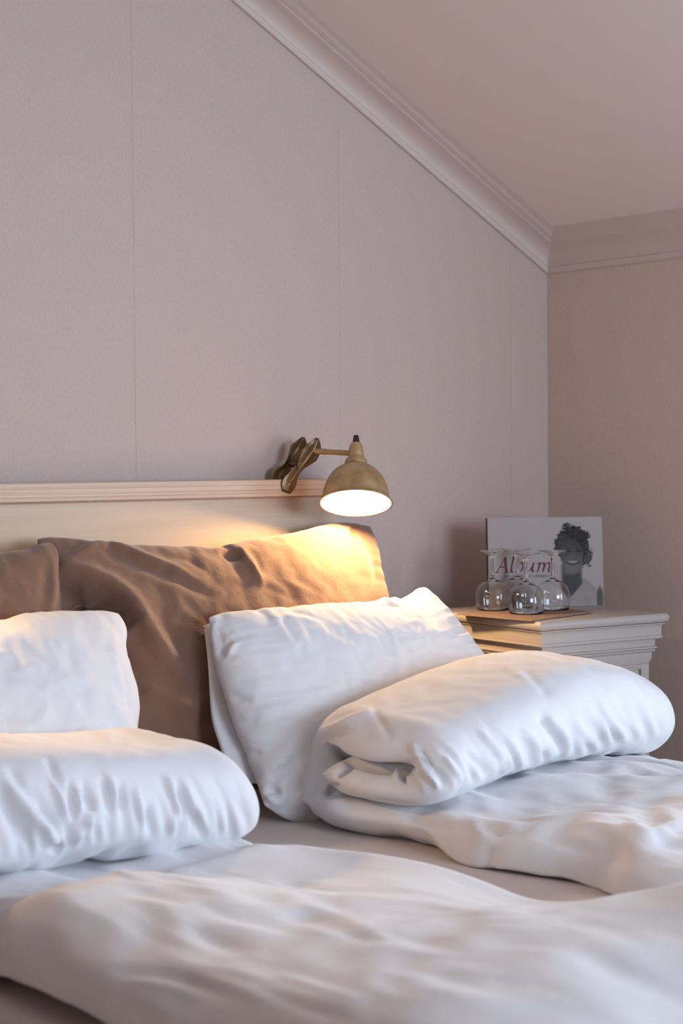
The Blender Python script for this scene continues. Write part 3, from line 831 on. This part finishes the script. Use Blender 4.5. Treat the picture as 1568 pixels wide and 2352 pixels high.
# neck
neck = (UX > .645) & (UX < .81) & (V0 > .55) & (V0 < .90)
nk = sst(.615, .655, UX + 0 * V0) * sst(.83, .795, UX) * sst(.5, .55, V0) * np.clip((.93 - .9 * np.abs(UX - .70) * 1.6 - V0) / .03, 0, 1)
lay(nk, .115 + .02 * n1)
lay(soft(ell(.72, .60, .07, .05), .5) * .5, .20)
# hair
hd_ = ell(.745, .30, .145, .215) + .22 * n1 + .10 * n2
lay(soft(hd_, .14), .045 + .05 * np.clip(n2 + .3, 0, 1))
hd_ = ell(.66, .33, .085, .12) + .30 * n1 + .2 * n2
lay(soft(hd_, .16), .06 + .07 * np.clip(n2 + .3, 0, 1))
hd_ = ell(.84, .42, .065, .14) + .25 * n1 + .2 * n2
lay(soft(hd_, .2) * .9, .06 + .06 * np.clip(n2 + .3, 0, 1))
# face
fc = soft(ell(.728, .43, .098, .185, -.05), .12)
shade = .125 + .05 * np.clip((V0 - .42) * 5, -.5, 1) + .04 * (1 - ell(.735, .52, .09, .12)).clip(0, 1) + .01 * n1
lay(fc, shade)
lay(soft(ell(.735, .57, .075, .065), .5) * .6, .215)
for ex in (.695, .79):
    lay(soft(ell(ex, .385, .026, .011, .1), .6) * .8, .05)
    lay(soft(ell(ex, .355, .034, .008, .1), .6) * .5, .06)
lay(soft(ell(.738, .45, .014, .03), .8) * .35, .18)
lay(soft(ell(.752, .468, .020, .007), .7) * .5, .07)
lay(soft(ell(.735, .510, .058, .026), .3) * (V0 > .500 + .25 * (np.abs(UX - .735)) * 0) * .75, .07)
smile = soft(ell(.735, .498, .044, .020), .3) * (V0 > .497)
lay(smile, .36)
lay(soft(ell(.735, .537, .04, .006), .8) * .5, .10)
img = np.where(img < paper - .01, paper * (np.clip(img, 0, 1) / paper) ** 1.25, img)
img = np.clip(img + .006 * n2, .01, .5)
edge_fade = np.clip((UX - x0p) / .08, 0, 1)
img = paper * (1 - edge_fade) + img * edge_fade
img_mask = np.clip(np.abs(img - paper) / .02, 0, 1)
verts = np.stack([UX * BW, np.full_like(UX, -.00035), UZ * BH], -1).reshape(-1, 3)
verts[:, 0] = np.clip(verts[:, 0], .001, BW - .001); verts[:, 2] = np.clip(verts[:, 2], .001, BH - .001)
idg = np.arange(GX * GZ).reshape(GX, GZ)
Q = np.stack([idg[:-1, :-1], idg[1:, :-1], idg[1:, 1:], idg[:-1, 1:]], -1).reshape(-1, 4)
me = bpy.data.meshes.new('portrait_print'); me.from_pydata(verts.tolist(), [], Q.tolist()); me.update()
ca = me.color_attributes.new('ink', 'FLOAT_COLOR', 'POINT')
pc = np.array([.38, .345, .345]) / .43
rgb = img.reshape(-1, 1) * (pc * np.clip(img.reshape(-1, 1) / .43, 0, 1) + np.array([1.0, 1.0, .97]) * (1 - np.clip(img.reshape(-1, 1) / .43, 0, 1)))
ca.data.foreach_set('color', np.hstack([rgb, np.ones((len(rgb), 1))]).ravel().astype(np.float32))
M_PORT = mat('portrait_ink', (.4, .4, .4), .8, spec=.1)
va_ = nd(M_PORT, 'ShaderNodeVertexColor'); va_.layer_name = 'ink'
lk(M_PORT, va_.outputs[0], M_PORT.node_tree.nodes['Principled BSDF'].inputs['Base Color'])
link('portrait_print', me, M_PORT, cover)

# lettering drawn with a broad pen: an italic serif word
def pen_word(strokes, x, z, h, m, name, nib=.115, ang=38):
    """strokes: lists of (x,y) in em units, slanted; every segment swept by a flat nib"""
    bm = BM()
    nb = Vector((math.cos(math.radians(ang)), math.sin(math.radians(ang)))) * nib / 2
    for st in strokes:
        k = st[1] if isinstance(st, tuple) else 1.0
        P = st[0] if isinstance(st, tuple) else st
        P = resample(P, max(2, 8 * (len(P) - 1)) if len(P) > 2 else 2, len(P) > 2)
        for a, b in zip(P, P[1:]):
            a = Vector(a[:2]); b = Vector(b[:2]); n_ = nb * k
            thin = (b - a).normalized(); tn = Vector((-thin.y, thin.x)) * .016
            hull = [a - n_ - tn, a - n_ + tn, a + n_ - tn, a + n_ + tn, b - n_ - tn, b - n_ + tn, b + n_ - tn, b + n_ + tn]
            # convex hull of the swept nib
            pts = sorted({(round(p.x, 5), round(p.y, 5)) for p in hull})
            def half(ps):
                o_ = []
                for p in ps:
                    while len(o_) > 1 and (o_[-1][0]-o_[-2][0])*(p[1]-o_[-2][1])-(o_[-1][1]-o_[-2][1])*(p[0]-o_[-2][0]) <= 0: o_.pop()
                    o_.append(p)
                return o_
            hl = half(pts)[:-1] + half(pts[::-1])[:-1]
            if len(hl) < 3: continue
            vs = [bm.verts.new((x + (p[0] + .20 * p[1]) * h, -.0006, z + p[1] * h)) for p in hl]
            bm.faces.new(vs)
    me = bpy.data.meshes.new(name); bm.to_mesh(me); bm.free()
    return link(name, me, m, cover)
def bowlpts(cx, cy, rx, ry, a0, a1, n=9):
    return [(cx + rx * math.cos(math.radians(a)), cy + ry * math.sin(math.radians(a))) for a in np.linspace(a0, a1, n)]
X_ = .62                                                # x-height
W_ = []
W_ += [([(-.10, .0), (.30, 1.0)], .35), ([(.30, 1.0), (.56, .0)], 1.15), ([(.05, .36), (.44, .36)], .6), ([(-.22, .01), (.04, .01)], .5), ([(.40, .01), (.72, .01)], .5)]
W_ += [([(.88, 1.06), (.86, .16), (.90, .02), (1.02, .06)], 1), ([(.76, 1.00), (.88, 1.06)], .6)]
W_ += [([(1.22, 1.06), (1.21, .06)], 1), ([(1.10, 1.00), (1.22, 1.06)], .6), ([(1.21, .40), (1.34, .60), (1.48, .62), (1.60, .46), (1.58, .20), (1.42, .02), (1.21, .06)], .95)]
W_ += [([(1.76, .56), (1.86, .62), (1.85, .18), (1.92, .02), (2.06, .10), (2.24, .40)], 1), ([(2.26, .62), (2.25, .14), (2.30, .02), (2.42, .08)], 1)]
W_ += [([(2.52, .54), (2.62, .62), (2.62, .02)], 1), ([(2.62, .32), (2.78, .58), (2.92, .60), (2.98, .46), (2.97, .02)], .95), ([(2.98, .32), (3.14, .58), (3.28, .60), (3.34, .46), (3.33, .14), (3.38, .02), (3.50, .08)], .95)]
lh = .0355
pen_word(W_, .060 * BW + .022 * BW, BH * .385, lh, M_RED, 'title_lettering', nib=.108)
def flat_text(body, x, z, size, m, name, shear=.25):
    cu = bpy.data.curves.new(name, 'FONT'); cu.body = body; cu.size = size; cu.shear = shear; cu.offset = .00006
    t = bpy.data.objects.new(name, cu); COL.objects.link(t)
    dg = bpy.context.evaluated_depsgraph_get(); me = bpy.data.meshes.new_from_object(t.evaluated_get(dg))
    bpy.data.objects.remove(t)
    for v in me.vertices: v.co = Vector((x + v.co.x, -.0006, z + v.co.y))
    return link(name, me, m, cover)
flat_text('Bår- og barndom i Klunghavn', .125 * BW, BH * .330, .0098, M_GREYINK, 'subtitle_lettering')

# ------------------------------------------------------------------ clamp lamps
LR = .0765
rim = at(817, 1157, y=-.235)
hx = np.array([.64, .768, 0])
tilt = math.radians(23)
axis = Vector(np.array([0, 0, 1]) * math.cos(tilt) + hx * math.sin(tilt) + CR * .02).normalized()
lamp = empty('clamp_lamp', (2.35, -.06, 1.07))
tag(lamp, 'small brass clamp lamp with a lit dome shade, clipped to the headboard rail', 'lamp')
LO = Vector(lamp.location)
Q_ = axis.to_track_quat('Z', 'Y').to_matrix().to_4x4()
ML = Matrix.Translation(Vector(rim) - LO) @ Q_
def dome(R, H, n=16, off=0):
    p = []
    for k in range(n + 1):
        a = k / n * math.pi / 2
        p.append(((R - off) * math.cos(a) ** .92 if a < math.pi/2 - .001 else 0, (H - off) * math.sin(a)))
    return p
DH = .0890
outp = [(LR, 0), (LR + .0016, .0006), (LR + .0012, .0028), (LR - .0030, .0050)]
for k in range(15):
    a = math.radians(4 + k * 5.2)
    outp.append(((LR - .0045) * math.cos(a) ** .80, .005 + (DH - .005) * math.sin(a)))
outp = [p for p in outp if p[0] > .024] + [(.0235, DH + .0005)]
bm = BM(); lathe(bm, outp, 72, ML, cap=False)
shade_o = obj('lamp_shade', bm, M_BRASS, lamp, angle=50)
inp = [(r_ - .0014 if r_ > .03 else r_, z_ + (-.0012 if r_ < LR - .004 else .0)) for r_, z_ in outp]
bm = BM(); lathe(bm, inp + [(0, DH - .002)], 72, ML, cap=False)
obj('shade_lining', bm, M_INNER, shade_o, smooth=True)
bm = BM(); lathe(bm, [(LR - .0016, .0001), (LR + .0016, .0001), (LR + .0020, .0012), (LR + .0006, .0026), (LR - .0014, .0010)], 72, ML, cap=False)
obj('rolled_rim', bm, M_BRASS, shade_o, smooth=True)
nk_ = [(.0235, DH), (.0245, DH + .001), (.0245, DH + .006), (.0225, DH + .012), (.0175, DH + .0155), (.0172, DH + .0165), (.0172, DH + .021)]
bm = BM(); lathe(bm, [(0, DH - .0005)] + nk_ + [(0, DH + .021)], 40, ML, cap=False); obj('shade_collar', bm, M_BRASS, lamp, angle=35)
s0 = DH + .021
bm = BM(); lathe(bm, [(0, s0), (.0165, s0), (.0168, s0 + .003), (.0145, s0 + .022), (.0120, s0 + .0285), (.0085, s0 + .0300), (0, s0 + .030)], 40, ML, cap=False); obj('lamp_socket', bm, M_BRASS, lamp, angle=35)
s1 = s0 + .0295
bm = BM(); lathe(bm, [(0, s1), (.0080, s1), (.0078, s1 + .003), (.0060, s1 + .016), (.0050, s1 + .0185), (0, s1 + .019)], 28, ML, cap=False); obj('cord_grip', bm, M_BLACK, lamp, angle=45)
# bulb
BZ = .024
bm = BM(); lathe(bm, [(0, BZ - .020), (.009, BZ - .018), (.016, BZ - .011), (.0185, BZ), (.0165, BZ + .010), (.0110, BZ + .021), (.0085, BZ + .030), (0, BZ + .030)], 28, ML, cap=False)
bulb = obj('bulb', bm, M_BULB, lamp, smooth=True)
bm = BM(); lathe(bm, [(0, BZ + .030), (.0095, BZ + .030), (.0095, DH - .003), (0, DH - .003)], 24, ML, cap=False); obj('bulb_holder', bm, M_BLACK, lamp, angle=40)
# arm
a0 = Vector(at(724, 1036, y=-.100)) - LO
sc_ = ML @ Vector((0, 0, s0 + .006)) 
bm = BM(); dirv = (sc_ - a0)
tube(bm, [a0, a0 + dirv * .28, a0 + dirv * .281, a0 + dirv * .96], [.0066, .0066, .0060, .0060], 16)
obj('arm', bm, M_BRASS, lamp, angle=40)
# two sprung jaws
def plate(name, cl, wd, bow, side):
    """cl: centre line points (world), wd: widths, pressed with a central channel"""
    n = 28; C_ = resample(cl, n); w_ = np.interp(np.linspace(0, 1, n), np.linspace(0, 1, len(wd)), wd)
    T2 = np.gradient(C_, axis=0); T2 /= np.linalg.norm(T2, axis=1)[:, None]
    nrm = np.array([-.12, -1., .05]); nrm /= np.linalg.norm(nrm)
    B_ = np.cross(T2, nrm); B_ /= np.linalg.norm(B_, axis=1)[:, None]
    Nn = np.cross(B_, T2)
    nn_ = 13; v = np.linspace(-1, 1, nn_)
    f = np.zeros((n, nn_, 3)); b = np.zeros((n, nn_, 3))
    for j, vv in enumerate(v):
        ch = bow * (np.exp(-(vv / .38) ** 2)) * np.interp(np.linspace(0, 1, n), [0, .12, .3, .8, 1], [.1, .5, 1, 1, .3])
        lip = -.25 * bow * abs(vv) ** 3
        fish = .0
        e_ = np.zeros(n)
        c0 = C_ + B_ * (w_ / 2 * vv)[:, None] + T2 * e_[:, None]
        hgt = (ch + lip)[:, None] * Nn * side
        f[:, j] = c0 + hgt + Nn * .0009; b[:, j] = c0 + hgt - Nn * .0009
    return closed_sheet(name, f - np.array(LO), b - np.array(LO), M_CLIP, lamp)
fy = -.0655
pf = [at(657, 1131, y=fy), at(666, 1104, y=fy - .004), at(682, 1080, y=fy - .014), at(704, 1052, y=fy - .022), at(722, 1026, y=fy - .032), at(729, 1006, y=fy - .038)]
plate('front_jaw', pf, [.022, .037, .036, .025, .021, .023, .034, .046, .042, .030, .008], .007, 1)
by = -.0265
pbk = [at(634, 1112, y=by), at(640, 1090, y=by), at(655, 1076, y=by - .008), at(672, 1052, y=by - .016), at(688, 1028, y=by - .020), at(696, 1004, y=by - .022)]
plate('back_jaw', pbk, [.022, .037, .036, .025, .021, .023, .034, .046, .042, .030, .008], .007, -1)
bm = BM(); tube(bm, [Vector(at(668, 1066, y=-.045)) - LO, Vector(at(690, 1068, y=-.088)) - LO], .0075, 14)
obj('spring', bm, M_CLIP, lamp, angle=40)
bm = BM(); lathe(bm, [(0, 0), (.003, 0), (.003, .001), (.0018, .003), (0, .0035)], 14, Matrix.Translation(Vector(at(663, 1112, y=fy - .006)) - LO) @ Matrix.Rotation(math.pi / 2, 4, 'X'))
obj('rivet', bm, M_BRASS, lamp, smooth=True)
# its twin further left on the same rail, outside the picture
r2 = lamp.copy(); COL.objects.link(r2)
for ch in list(lamp.children):
    c = ch.copy(); COL.objects.link(c); c.parent = r2
    for g in ch.children:
        d_ = g.copy(); COL.objects.link(d_); d_.parent = c
r2.location = (1.14, -.06, 1.07)
r2['label'] = 'second brass clamp lamp, on the far left end of the headboard rail'
